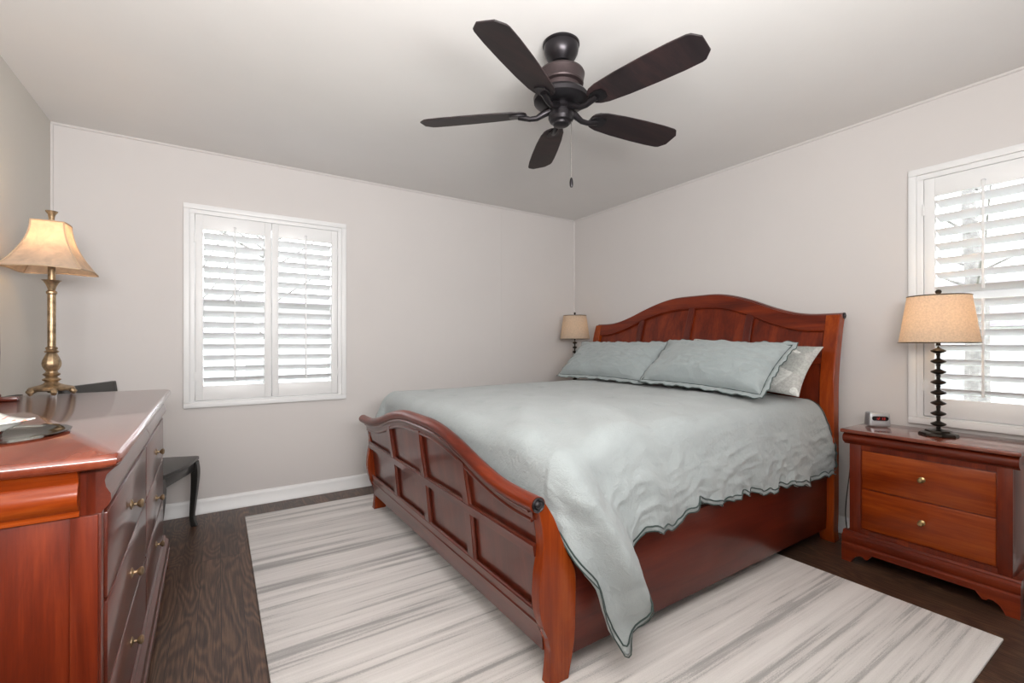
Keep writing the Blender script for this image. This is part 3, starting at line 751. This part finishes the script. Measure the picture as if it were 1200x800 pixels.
# small table behind the bed carrying the second lamp (mostly hidden by the bed)
st = thing('side_table', 'small dark side table in the far corner hidden behind the bed', 'table', (-.2, -.24, 0))
MB().box(-.38, -.03, -.42, -.05, .675, .70, .005).build('table_top', 'cherry_y', st)
MB().box(-.36, -.05, -.40, -.07, .56, .675, .003).build('apron', 'cherry_y', st)
for a in (-.355, -.055):
    for c in (-.395, -.075): MB().lathe([(.012, 0), (.014, .1), (.018, .5), (.02, .58), (0, .58)], (a, c), n=12).build('leg', 'cherry_z', st)
drum_lamp(-.235, -.285, .70, .80, .7, 10, 1.178, 1.412, .144, .110, 'small table lamp with beaded black stem behind the far side of the bed', .25, group=None)

# ------------------------------------------------------------------ alarm clock
ck = thing('alarm_clock', 'small silver digital alarm clock with dark display on the nightstand', 'clock', (-.155, -2.685, .69), R(0))
def rbox(w_, d_, h_, taper, M_, name, mat, par, bev=.006):
    bm = bmesh.new()
    vs = [bm.verts.new((sx*w_/2*(1-(taper if sz else 0)), sy*d_/2*(1-(taper*2 if sz else 0)), sz*h_)) for sx in (-1, 1) for sy in (-1, 1) for sz in (0, 1)]
    for q in ((0, 1, 3, 2), (4, 6, 7, 5), (0, 4, 5, 1), (2, 3, 7, 6), (0, 2, 6, 4), (1, 5, 7, 3)): bm.faces.new([vs[i] for i in q])
    bmesh.ops.bevel(bm, geom=bm.edges[:], offset=bev, segments=3, profile=.5, affect='EDGES'); bm.verts.index_update()
    mb = MB().add([v.co[:] for v in bm.verts], [[v.index for v in f.verts] for f in bm.faces]); bm.free()
    return mb.xf(M_).build(name, mat, par)
CM = Matrix.Translation((-.155, -2.690, .692)) @ Matrix.Rotation(R(-50), 4, 'Z')     # local -y is the front
rbox(.100, .070, .074, .06, CM, 'case', 'silver_plastic', ck, .010)
fm = CM @ Matrix.Translation((0, -.0325, .044)) @ Matrix.Rotation(R(96), 4, 'X')
pl = []
for k in range(28):
    a = 2*PI*k/28; pl.append((.026*(1 if math.cos(a) > 0 else -1)+.011*math.cos(a), .012*math.sin(a)))
cf_ = MB().prism(pl, 'z', -.001, .003).xf(fm).build('display', 'black_plastic', ck)
# red segment digits 8:88 style shown as a glowing time reading
seg = {'0': 'abcdef', '1': 'bc', '2': 'abged', '3': 'abgcd'}
S7 = {'a': (0, .006, 1), 'b': (.003, .003, 0), 'c': (.003, -.003, 0), 'd': (0, -.006, 1), 'e': (-.003, -.003, 0), 'f': (-.003, .003, 0), 'g': (0, 0, 1)}
mb = MB()
for i, ch in enumerate('1213'):
    cx = -.017+i*.0105+(.003 if i > 1 else 0)
    for g in seg[ch]:
        dx, dy, hz = S7[g]
        if hz: mb.box(cx+dx-.0022, cx+dx+.0022, dy-.0005, dy+.0005, .003, .0034)
        else: mb.box(cx+dx-.0005, cx+dx+.0005, dy-.0024, dy+.0024, .003, .0034)
mb.xf(fm).build('digits', 'led_red', cf_)
q = MB().box(-.022, .022, -.0022, .0022, .0, .0015)
q.xf(CM @ Matrix.Translation((0, -.0345, .020)) @ Matrix.Rotation(R(95), 4, 'X')).build('button_bar', 'side_paint', ck)
for (s, yy) in ((1, .034), (-1, .034)): pass
cc = MB().tube([(-.128, -2.655, .698), (-.10, -2.63, .694), (-.06, -2.618, .694), (-.008, -2.604, .6925), (-.006, -2.598, .60), (-.006, -2.590, .4), (-.006, -2.592, .34)], .0022, 6)
o = cc.build('clock_cord', 'cord_dark', org=(-.128, -2.655, .69)); tag(o, 'thin dark cord running off the nightstand behind the clock', 'cord')
q = MB()
pts = []
for t in np.linspace(0, 1, 22): pts.append((-.16-.10*math.sin(PI*t)*.9, -2.575-.012*math.sin(5*t), .55-.52*t))
o = MB().tube(pts, .0028, 6).build('power_cord', 'cord_dark', org=(-.16, -2.575, .03)); tag(o, 'thin cord hanging in the gap between headboard post and nightstand', 'cord')

# ------------------------------------------------------------------ dresser (front faces +x)
dr = thing('dresser', 'long cherry six-drawer dresser along the left wall, cut by the photo edge', 'dresser', (-3.357, -1.575, 0), R(.94))
xo = -3.357; yn, yf = -2.405, -.70
bx0, bx1 = xo-.60, xo-.042; byn, byf = yn+.045, yf-.03
# top: slab with eased edge and clipped near corner
def top_outline(ins):
    x0, x1, y0, y1 = xo-.605+ins*0, xo-ins, yn+ins, yf-ins
    return [(x0, y0), (x1-.028, y0), (x1-.007, y0+.007), (x1, y0+.028), (x1, y1-.05), (x1-.012, y1-.012), (x1-.05, y1), (x0, y1)]
v = []; f = []; prof = [(.010, .870), (.004, .873), (0, .879), (0, .890), (.003, .896), (.009, .900)]
for ins, z in prof: v += [(x, y, z) for x, y in top_outline(ins)]
for i in range(len(prof)-1):
    for k in range(8): f.append((i*8+k, i*8+(k+1) % 8, (i+1)*8+(k+1) % 8, (i+1)*8+k))
f += [tuple(range(7, -1, -1)), tuple(range((len(prof)-1)*8, len(prof)*8))]
MB().add(v, f).build('top', 'table_top_wood', dr)
MB().box(bx0, bx1, byn, byf, .12, .765, .002).build('body', 'cherry_z', dr)
# near end: stile and recessed panel, moulded band above
mb = MB()
mb.box(bx1-.045, bx1, byn-.006, byn+.01, .14, .765, .001); mb.box(bx0, bx0+.05, byn-.006, byn+.01, .14, .765, .001)
mb.box(bx0+.05, bx1-.045, byn-.006, byn+.01, .14, .19, .001)
mb.build('end_frame', 'cherry_z', dr)
ep = [(byn+.02, .765), (byn-.004, .765), (byn-.009, .768), (byn-.009, .774), (byn-.004, .778), (byn-.016, .786), (byn-.026, .800), (byn-.028, .815), (byn-.020, .832), (byn-.013, .842), (byn-.016, .852), (byn-.022, .862), (byn-.028, .870), (byn+.02, .870)]
MB().prism(ep, 'x', bx0, bx1-.03).build('end_moulding', 'cherry_orange_x', dr)
mb = MB().box(bx0, bx1-.005, byn+.004, byf, .765, .870)
fpf = [(bx1-.02, .765), (bx1+.004, .765), (bx1+.008, .772), (bx1+.016, .780), (bx1+.021, .792), (bx1+.020, .806), (bx1+.012, .822), (bx1+.010, .836), (bx1+.013, .848), (bx1+.022, .858), (bx1+.032, .866), (bx1+.034, .870), (bx1-.02, .870)]
mb.build('frieze_box', 'cherry_z', dr)
ymid = (byn+byf)/2
for (a, c) in ((byn+.004, ymid-.002), (ymid+.002, byf-.004)):
    MB().prism(fpf, 'y', a, c).build('frieze_drawer', 'cherry_deep_y', dr)
rows = [(.562, .757), (.358, .554), (.150, .350)]
for (a, c) in ((byn+.035, ymid-.008), (ymid+.008, byf-.035)):
    for (z0, z1) in rows:
        d = MB().box(bx1-.004, bx1+.011, a, c, z0, z1, .003).build('drawer', 'cherry_deep_y', dr)
        knob(d, (bx1+.011, (a+c)/2, (z0+z1)/2), (1, 0, 0), 'antique_gold', 1.15)
for (a, c) in ((byn, byn+.031), (byf-.031, byf), (ymid-.006, ymid+.006)):
    MB().box(bx1-.003, bx1+.005, a, c, .15, .765, .001).build('face_stile', 'cherry_deep_z', dr)
pd = [(bx1-.02, .140), (bx1+.010, .140), (bx1+.016, .132), (bx1+.016, .124), (bx1+.030, .112), (bx1+.034, .090), (bx1+.026, .074), (bx1+.036, .066), (bx1+.037, .045), (bx1-.02, .045)]
mb = MB().prism(pd, 'y', byn-.03, byf+.025)
pe = [(byn+.02, .140), (byn-.010, .140), (byn-.016, .124), (byn-.028, .112), (byn-.031, .090), (byn-.025, .074), (byn-.030, .066), (byn-.030, .045), (byn+.02, .045)]
mb.prism(pe, 'x', bx0, bx1+.0); mb.box(bx0, bx1-.01, byn, byf, .045, .13)
for yy in (byn-.03, byf-.10): mb.box(bx1-.01, bx1+.035, yy, yy+.125, 0, .05, .004)
for yy in (byn-.03, byf-.035): mb.box(bx0, bx0+.06, yy, yy+.06, 0, .05, .004)
mb.build('plinth', 'cherry_deep_y', dr)

# ------------------------------------------------------------------ bell-shade lamp on the dresser
lx, ly, lz = -3.813, -.765, .900
gl = thing('table_lamp', 'tall antique gold candlestick lamp with flared bell shade on the dresser', 'lamp', (lx, ly, lz))
q = MB().lathe([(.0, lz+.022), (.072, lz+.022), (.078, lz+.026), (.079, lz+.032), (.073, lz+.038), (.060, lz+.042), (.042, lz+.047), (.028, lz+.054), (.022, lz+.062), (0, lz+.062)], (lx, ly), n=40)
q.build('base', 'antique_gold', gl)
for k in range(6):
    a = PI/6+k*PI/3+.3; c, s = math.cos(a), math.sin(a)
    q = MB().tube([(lx+c*.060, ly+s*.060, lz+.028), (lx+c*.074, ly+s*.074, lz+.026), (lx+c*.083, ly+s*.083, lz+.015), (lx+c*.078, ly+s*.078, lz+.009)], [.010, .013, .011, .009], 10)
    q.build('foot', 'antique_gold', gl)
colp = [(0, .055), (.018, .06), (.030, .068), (.033, .073), (.024, .080), (.018, .085), (.028, .092), (.031, .098), (.022, .104), (.020, .110)]
MB().lathe([(r, lz+z) for r, z in colp+[(0, .11)]], (lx, ly), n=28).build('collar', 'antique_gold', gl)
vb = [(.017, .108), (.024, .118), (.031, .132), (.033, .146), (.031, .160), (.025, .176), (.019, .190), (.016, .196)]
v = []; f = []; n = 40
for (r, z) in vb:
    for k in range(n):
        rr = r*(1+.07*abs(math.cos(5*2*PI*k/n))-.03); v.append((lx+rr*math.cos(2*PI*k/n), ly+rr*math.sin(2*PI*k/n), lz+z))
for j in range(len(vb)-1):
    for k in range(n): f.append((j*n+k, j*n+(k+1) % n, (j+1)*n+(k+1) % n, (j+1)*n+k))
MB().add(v, f).build('vase', 'antique_gold', gl, ang=60)
colq = [(0, .194), (.022, .196), (.026, .202), (.018, .208), (.021, .214), (.021, .220), (.0145, .225), (.0145, .465), (.019, .470), (.019, .478), (.014, .484), (0, .484)]
MB().lathe([(r, lz+z) for r, z in colq], (lx, ly), n=28).build('column', 'antique_gold', gl)
v = []; f = []
pet = [(.012, .482), (.016, .50), (.022, .515), (.029, .527), (.033, .531), (.028, .531), (.014, .520)]
for (r, z) in pet:
    for k in range(n):
        rr = r*(1+.12*(r > .03)*abs(math.cos(4*2*PI*k/n))); v.append((lx+rr*math.cos(2*PI*k/n), ly+rr*math.sin(2*PI*k/n), lz+z))
for j in range(len(pet)-1):
    for k in range(n): f.append((j*n+k, j*n+(k+1) % n, (j+1)*n+(k+1) % n, (j+1)*n+k))
MB().add(v, f).build('bobeche', 'antique_gold', gl, ang=60)
MB().lathe([(0, lz+.52), (.0135, lz+.52), (.0135, lz+.60), (.017, lz+.605), (.017, lz+.66), (0, lz+.66)], (lx, ly), n=20).build('candle_sleeve', 'antique_gold', gl)
MB().lathe([(.010, lz+.66), (.014, lz+.675), (.024, lz+.70), (.027, lz+.72), (.02, lz+.74), (0, lz+.748)], (lx, ly), n=18).build('bulb', 'bulb_glow', gl)
# square bell shade with four ribs
s0, s1 = lz+.575, lz+.795
fw = Vector((-.214, .977, 0)); rt = Vector((.977, .214, 0))
cdir = rt*.5-fw*.87; a0 = math.atan2(cdir.y, cdir.x)
v = []; f = []; rowsN = 18; n = 64
def shade_pt(t, k):
    z = s0+(s1-s0)*t; rr = .078+(.190-.078)*((1-t)**1.9)
    a = 2*PI*(k % n)/n
    # rounded square: corners at a = 0, 90, ...
    c = abs(math.cos(a)); s_ = abs(math.sin(a)); sq = rr/((c**1.12+s_**1.12)**(1/1.12))
    dip = .006*(math.cos(2*a)**2)*(1-t)**3
    return (lx+sq*math.cos(a+a0), ly+sq*math.sin(a+a0), z-dip+.006*(1-t)**3)
for i in range(rowsN+1):
    for k in range(n): v.append(shade_pt(i/rowsN, k))
for j in range(rowsN):
    for k in range(n): f.append((j*n+k, j*n+(k+1) % n, (j+1)*n+(k+1) % n, (j+1)*n+k))
sh = MB().add(v, f).build('lamp_shade', 'bell_shade', gl, ang=60)
plain('shade_braid', (.5, .36, .24), .8)
for k in range(4):
    MB().tube([Vector(shade_pt(i/rowsN, k*n//4)) for i in range(rowsN+1)], .0032, 6).build('rib', 'shade_braid', sh)
for t in (0, 1):
    MB().tube([shade_pt(t, k) for k in range(n+1)], .0032, 6, caps=False).build('shade_trim', 'shade_braid', sh)
q = MB().tube([(lx, ly, lz+.66), (lx+.045, ly, lz+.69), (lx+.05, ly, lz+.76), (lx, ly, s1+.004)], .0016, 6); q.tube([(lx, ly, lz+.66), (lx-.045, ly, lz+.69), (lx-.05, ly, lz+.76), (lx, ly, s1+.004)], .0016, 6)
for k in range(4):
    p = shade_pt(1, k*16); q.tube([(lx, ly, s1), p], .0016, 6)
q.build('harp', 'antique_gold', gl)
MB().lathe([(0, s1), (.010, s1+.002), (.012, s1+.012), (.010, s1+.02), (.013, s1+.04), (.021, s1+.052), (.022, s1+.056), (0, s1+.058)], (lx, ly), n=20).build('finial', 'antique_gold', gl)
point('bulb_light', (lx, ly, lz+.72), 8.0, .03, gl)
pts = [(lx-.10, ly+.02, lz+.004), (lx-.125, ly+.03, lz+.0035), (lx-.14, ly+.0, lz+.0035), (lx-.145, ly-.06, lz+.0035), (lx-.13, ly-.12, lz+.0035), (lx-.10, ly-.13, lz+.0035)]
o = MB().tube(pts, .0026, 6).build('lamp_cord', 'cord_dark', org=(lx-.12, ly, lz)); tag(o, 'thin lamp cord curling on the dresser behind the gold lamp', 'cord')

# swivel mirror at the photo's left edge
mr = thing('dresser_mirror', 'dark wood swivel mirror stand on the dresser at the left photo edge', 'mirror', (-3.92, -1.2, .9))
for yy in (-.972, -1.455):
    MB().box(-3.965, -3.865, yy-.022, yy+.022, .9, .918, .005).build('foot', 'cherry_deep_x', mr)
    q = MB().lathe([(.016, .918), (.018, .925), (.011, .935), (.012, .96), (.015, 1.1), (.013, 1.25), (.010, 1.30), (.014, 1.31), (0, 1.33)], (-3.935, yy), n=16); q.build('post', 'cherry_deep_z', mr)
mb = MB().box(-3.945, -3.925, -1.435, -.992, .94, .975, .004); mb.box(-3.945, -3.925, -1.435, -.992, 1.42, 1.455, .004); mb.box(-3.945, -3.925, -1.435, -1.40, .975, 1.42, .003); mb.box(-3.945, -3.925, -1.03, -.992, .975, 1.42, .003)
mf = mb.build('mirror_frame', 'cherry_deep_z', mr)
MB().box(-3.94, -3.934, -1.40, -1.03, .975, 1.42).build('mirror_glass', 'mirror', mf)

# glass tray and dish
gp = MB().lathe([(0, .902), (.158, .902), (.166, .905), (.168, .909), (.164, .910), (.150, .9075), (0, .9075)], (-3.668, -2.01), n=64).build('glass_plate', 'plate_glass', org=(-3.668, -2.01, .9)); tag(gp, 'round clear glass plate lying near the front of the dresser', 'plate')
# square porcelain dish with turned-up corners
v = []; f = []; N = 24; c0 = Vector((-3.715, -1.975, .9125)); ra = R(45)
for i in range(N+1):
    for j in range(N+1):
        u = -1+2*i/N; w2 = -1+2*j/N; m_ = max(abs(u), abs(w2)); zz = .026*sstep(.45, 1, m_)+.006*(abs(u*w2))**2
        p = Vector((u*.105, w2*.105, zz)); p.rotate(Matrix.Rotation(R(33), 3, 'Z')); v.append(c0+p)
for i in range(N):
    for j in range(N): a = i*(N+1)+j; f.append((a, a+1, a+N+2, a+N+1))
o = MB().add(v, f).build('porcelain_dish', 'floral_porcelain', org=tuple(c0), ang=60); o.modifiers.new('thick', 'SOLIDIFY').thickness = .004
tag(o, 'white square porcelain dish with small red flowers on the glass plate', 'dish')

# ------------------------------------------------------------------ chair in the corner
chx = thing('side_chair', 'black painted wooden chair in the corner behind the dresser', 'chair', (-3.54, -.353, 0), R(-20))
ORG[chx.name] = (0, 0, 0)      # built round its own origin, facing +x
W2, D2 = .225, .21
v = []; f = []; n = 14
for z, ins in ((.405, .006), (.412, 0), (.428, 0), (.434, .008)):
    for (u, w2) in [(D2+.022*math.cos(PI/2*k/6*1.0)-.0, W2*k/6) for k in range(-6, 7)]+[(-D2, W2-.015), (-D2, -W2+.015)]:
        s_ = 1-ins/.2; v.append((u*s_, w2*s_, z))
m_ = 15
for i in range(3):
    for k in range(m_): f.append((i*m_+k, i*m_+(k+1) % m_, (i+1)*m_+(k+1) % m_, (i+1)*m_+k))
f += [tuple(range(m_-1, -1, -1)), tuple(range(3*m_, 4*m_))]
MB().add(v, f).build('seat', 'chair_black', chx)
mb = MB().box(D2-.03, D2-.012, -W2+.02, W2-.02, .345, .405, .002); mb.box(-D2+.01, D2-.02, W2-.03, W2-.012, .345, .405, .002); mb.box(-D2+.01, D2-.02, -W2+.012, -W2+.03, .345, .405, .002); mb.box(-D2+.01, -D2+.028, -W2+.02, W2-.02, .345, .405, .002)
mb.build('apron', 'chair_black', chx)
for s_ in (-1, 1):
    xs_ = [(D2-.018+dx) for dx in (0, .006, .002, -.008, -.012, .002)]; zs_ = [.405, .34, .24, .12, .05, 0]; wd = [.019, .020, .017, .014, .0125, .016]
    fx = curve_fn(sorted(zip(zs_, xs_))); fwd = curve_fn(sorted(zip(zs_, wd)))
    q = MB(); v = []; f = []
    for i in range(21):
        z = .405*i/20; x = fx(z); h = fwd(z); y = s_*(W2-.02)
        v += [(x-h, y-h, z), (x+h, y-h, z), (x+h, y+h, z), (x-h, y+h, z)]
    for i in range(20):
        for k in range(4): f.append((i*4+k, i*4+(k+1) % 4, i*4+4+(k+1) % 4, i*4+4+k))
    f += [(3, 2, 1, 0), (80, 81, 82, 83)]
    q.add(v, f).build('leg', 'chair_black', chx, bev=.003)
    v = []; f = []
    for i in range(25):
        t = i/24; z = .905*t; x = -D2+.014-.05*max(0, (z-.43)/.47)**1.3-.04*max(0, 1-z/.43)**1.5; h = .014; y = s_*(W2-.02)
        v += [(x-h, y-h, z), (x+h, y-h, z), (x+h, y+h, z), (x-h, y+h, z)]
    for i in range(24):
        for k in range(4): f.append((i*4+k, i*4+(k+1) % 4, i*4+4+(k+1) % 4, i*4+4+k))
    f += [(3, 2, 1, 0), (96, 97, 98, 99)]
    MB().add(v, f).build('leg', 'chair_black', chx, bev=.003)
bxk = lambda z: -D2+.014-.05*max(0, (z-.43)/.47)**1.3
for (z0, z1, nm) in ((.835, .912, 'top_rail'), (.70, .73, 'back_slat'), (.60, .63, 'back_slat')):
    MB().slab(-W2+.003 if nm == 'top_rail' else -W2+.03, W2-.003 if nm == 'top_rail' else W2-.03, z0, z1, lambda z: bxk(z)-.010, lambda z: bxk(z)+.012, 1, 4).build(nm, 'chair_black', chx, bev=.003)

# ------------------------------------------------------------------ rug
bm_ = MB().box(-3.018, -.640, -3.250, -.256, .0005, .012, .004, 2)
o = bm_.build('area_rug', 'rug_pile', org=(-1.83, -1.75, 0)); tag(o, 'large pale grey striped area rug under the bed', 'rug')

# ------------------------------------------------------------------ ceiling fan
fx_, fy_ = -1.925, -2.162
fan = thing('ceiling_fan', 'dark bronze five-blade ceiling fan with pull chain hanging from the ceiling', 'ceiling fan', (fx_, fy_, H))
def L_(name, prof, mat, n=40): return MB().lathe(prof, (fx_, fy_), n=n).build(name, mat, fan, ang=30)
L_('canopy', [(0, 2.43), (.072, 2.43), (.079, 2.424), (.079, 2.417), (.074, 2.413), (.075, 2.402), (.071, 2.382), (.060, 2.362), (.046, 2.348), (.042, 2.343), (0, 2.343)], 'bronze')
L_('downrod', [(0, 2.35), (.026, 2.345), (.031, 2.335), (.026, 2.325), (.018, 2.32), (.018, 2.305), (0, 2.30)], 'bronze', 24)
L_('motor_housing', [(0, 2.308), (.070, 2.306), (.097, 2.299), (.101, 2.290), (.094, 2.256), (.096, 2.250), (.094, 2.244), (.080, 2.240), (.078, 2.218), (.075, 2.214), (0, 2.214)], 'bronze_band')
L_('flywheel', [(0, 2.222), (.080, 2.218), (.090, 2.210), (.108, 2.206), (.119, 2.192), (.117, 2.176), (.100, 2.164), (.06, 2.158), (0, 2.158)], 'bronze')
L_('switch_housing', [(0, 2.17), (.050, 2.166), (.052, 2.145), (.044, 2.138), (.044, 2.128), (.054, 2.122), (.055, 2.105), (.048, 2.092), (.036, 2.086), (.034, 2.078), (.020, 2.074), (0, 2.073)], 'bronze')
zb = 2.132
def blade(ang):
    Mz = Matrix.Translation((fx_, fy_, zb)) @ Matrix.Rotation(ang, 4, 'Z')
    Mp = Mz @ Matrix.Rotation(R(-13), 4, 'X')
    pts = []
    up_ = [(.150, .018), (.158, .034), (.175, .046), (.21, .056), (.30, .065), (.42, .070), (.52, .071), (.585, .068), (.600, .063), (.626, .034)]
    for x, y in up_: pts.append((x, y))
    for x, y in reversed(up_): pts.append((x-.0, -y))
    bl = MB().prism(pts, 'z', .0, .006).xf(Mp).build('blade', 'blade_wood', fan, bev=.0015)
    # blade iron: arm from the motor, forked plate under the blade
    q = MB()
    q.tube([(.045, 0, .012), (.075, 0, .0), (.105, 0, -.016), (.135, 0, -.018), (.16, 0, -.010), (.185, 0, -.004)], [.016, .015, .012, .011, .013, .013], 12)
    q.xf(Mz)
    k = len(q.v)
    q.prism([(.150, .010), (.165, .024), (.195, .030), (.222, .024), (.228, .0), (.222, -.024), (.195, -.030), (.165, -.024), (.150, -.010)], 'z', -.006, .0)
    q.xf(Mp, k)
    q.build('blade_arm', 'bronze', bl)
for a in (-151, -79, -7.5, 62.5, 137): blade(R(a))
cx_, cy_ = fx_+.032, fy_-.030
q = MB()
q.tube([(cx_, cy_, 2.095), (cx_, cy_, 1.845)], .0016, 6)
for z in np.arange(1.85, 2.09, .0085): q.lathe([(0, z-.0022), (.0022, z-.001), (.0022, z+.001), (0, z+.0022)], (cx_, cy_), n=6)
ch = q.build('pull_chain', 'steel_chain', fan)
MB().lathe([(0, 1.808), (.005, 1.808), (.0075, 1.815), (.008, 1.83), (.006, 1.842), (.003, 1.848), (0, 1.848)], (cx_, cy_), n=14).build('pull_knob', 'bronze', ch)

# ------------------------------------------------------------------ outside the windows
o = MB().box(-40, 40, -40, 40, -1.2, -1.0).build('trim_7', 'lawn', smooth=False); o.name = 'ground'; o['kind'] = 'structure'
def tree(x, y, h, r, label, seed):
    rnd = random.Random(seed)
    t = thing('bare_tree', label, 'tree', (x, y, -1))
    MB().tube([(x, y, -1), (x+.05, y, h*.3), (x-.05, y+.1, h*.6), (x+.1, y, h)], [r, r*.8, r*.5, r*.15], 10).build('trunk', 'bark', t)
    q = MB()
    for k in range(18):
        z = h*(.15+.8*rnd.random()); a = rnd.random()*2*PI; ln = (h-z)*.5+.4
        p0 = Vector((x, y, z)); d = Vector((math.cos(a), math.sin(a), .55))
        p1 = p0+d*ln*.5; p2 = p0+d*ln+Vector((0, 0, .2*ln)); q.tube([p0, p1, p2], [r*.15, r*.09, .006], 6)
        for m2 in range(5):
            b_ = rnd.random()*2*PI; d2 = Vector((math.cos(b_), math.sin(b_), .6)); s_ = p0.lerp(p2, .35+.6*rnd.random())
            q.tube([s_, s_+d2*ln*.3], [.008, .004], 5)
    q.build('branches', 'bark', t)
tree(-4.0, 7.5, 5.5, .16, 'bare tree seen through the left half of the back window', 1)
tree(-2.1, 9.0, 6.5, .18, 'bare tree seen through the right half of the back window', 2)
tree(7.5, -1.5, 6, .18, 'bare tree seen through the right window', 3)
def house(x0, x1, y0, y1, h, label, facing):
    t = thing('house', label, 'house', ((x0+x1)/2, (y0+y1)/2, -1))
    q = MB().box(x0, x1, y0, y1, -1, h); q.build('walls', 'siding', t, smooth=False)
    ym = (y0+y1)/2; xm = (x0+x1)/2
    if facing == 'y': MB().prism([(y0-.4, h), (y1+.4, h), (ym, h+1.6)], 'x', x0-.3, x1+.3).build('roof', 'roofing', t, smooth=False)
    else: MB().prism([(x0-.4, h), (x1+.4, h), (xm, h+1.6)], 'y', y0-.3, y1+.3).build('roof', 'roofing', t, smooth=False)
    n = 4
    for k in range(n):
        if facing == 'y':
            c = x0+(x1-x0)*(k+.5)/n; fr = MB().box(c-.6, c+.6, y0-.05, y0, h-2.1, h-.8).build('window', 'white_trim', t, smooth=False)
            MB().box(c-.5, c+.5, y0-.06, y0-.03, h-2.0, h-.9).build('pane', 'dark_pane', fr, smooth=False)
        else:
            c = y0+(y1-y0)*(k+.5)/n; fr = MB().box(x0-.05, x0, c-.6, c+.6, h-2.1, h-.8).build('window', 'white_trim', t, smooth=False)
            MB().box(x0-.06, x0-.03, c-.5, c+.5, h-2.0, h-.9).build('pane', 'dark_pane', fr, smooth=False)
house(-9, 2.5, 16, 22, 1.4, 'pale house across the lawn seen through the back window', 'y')
house(15, 20, -4, 8, 1.6, 'pale house seen through the shutters of the right window', 'x')
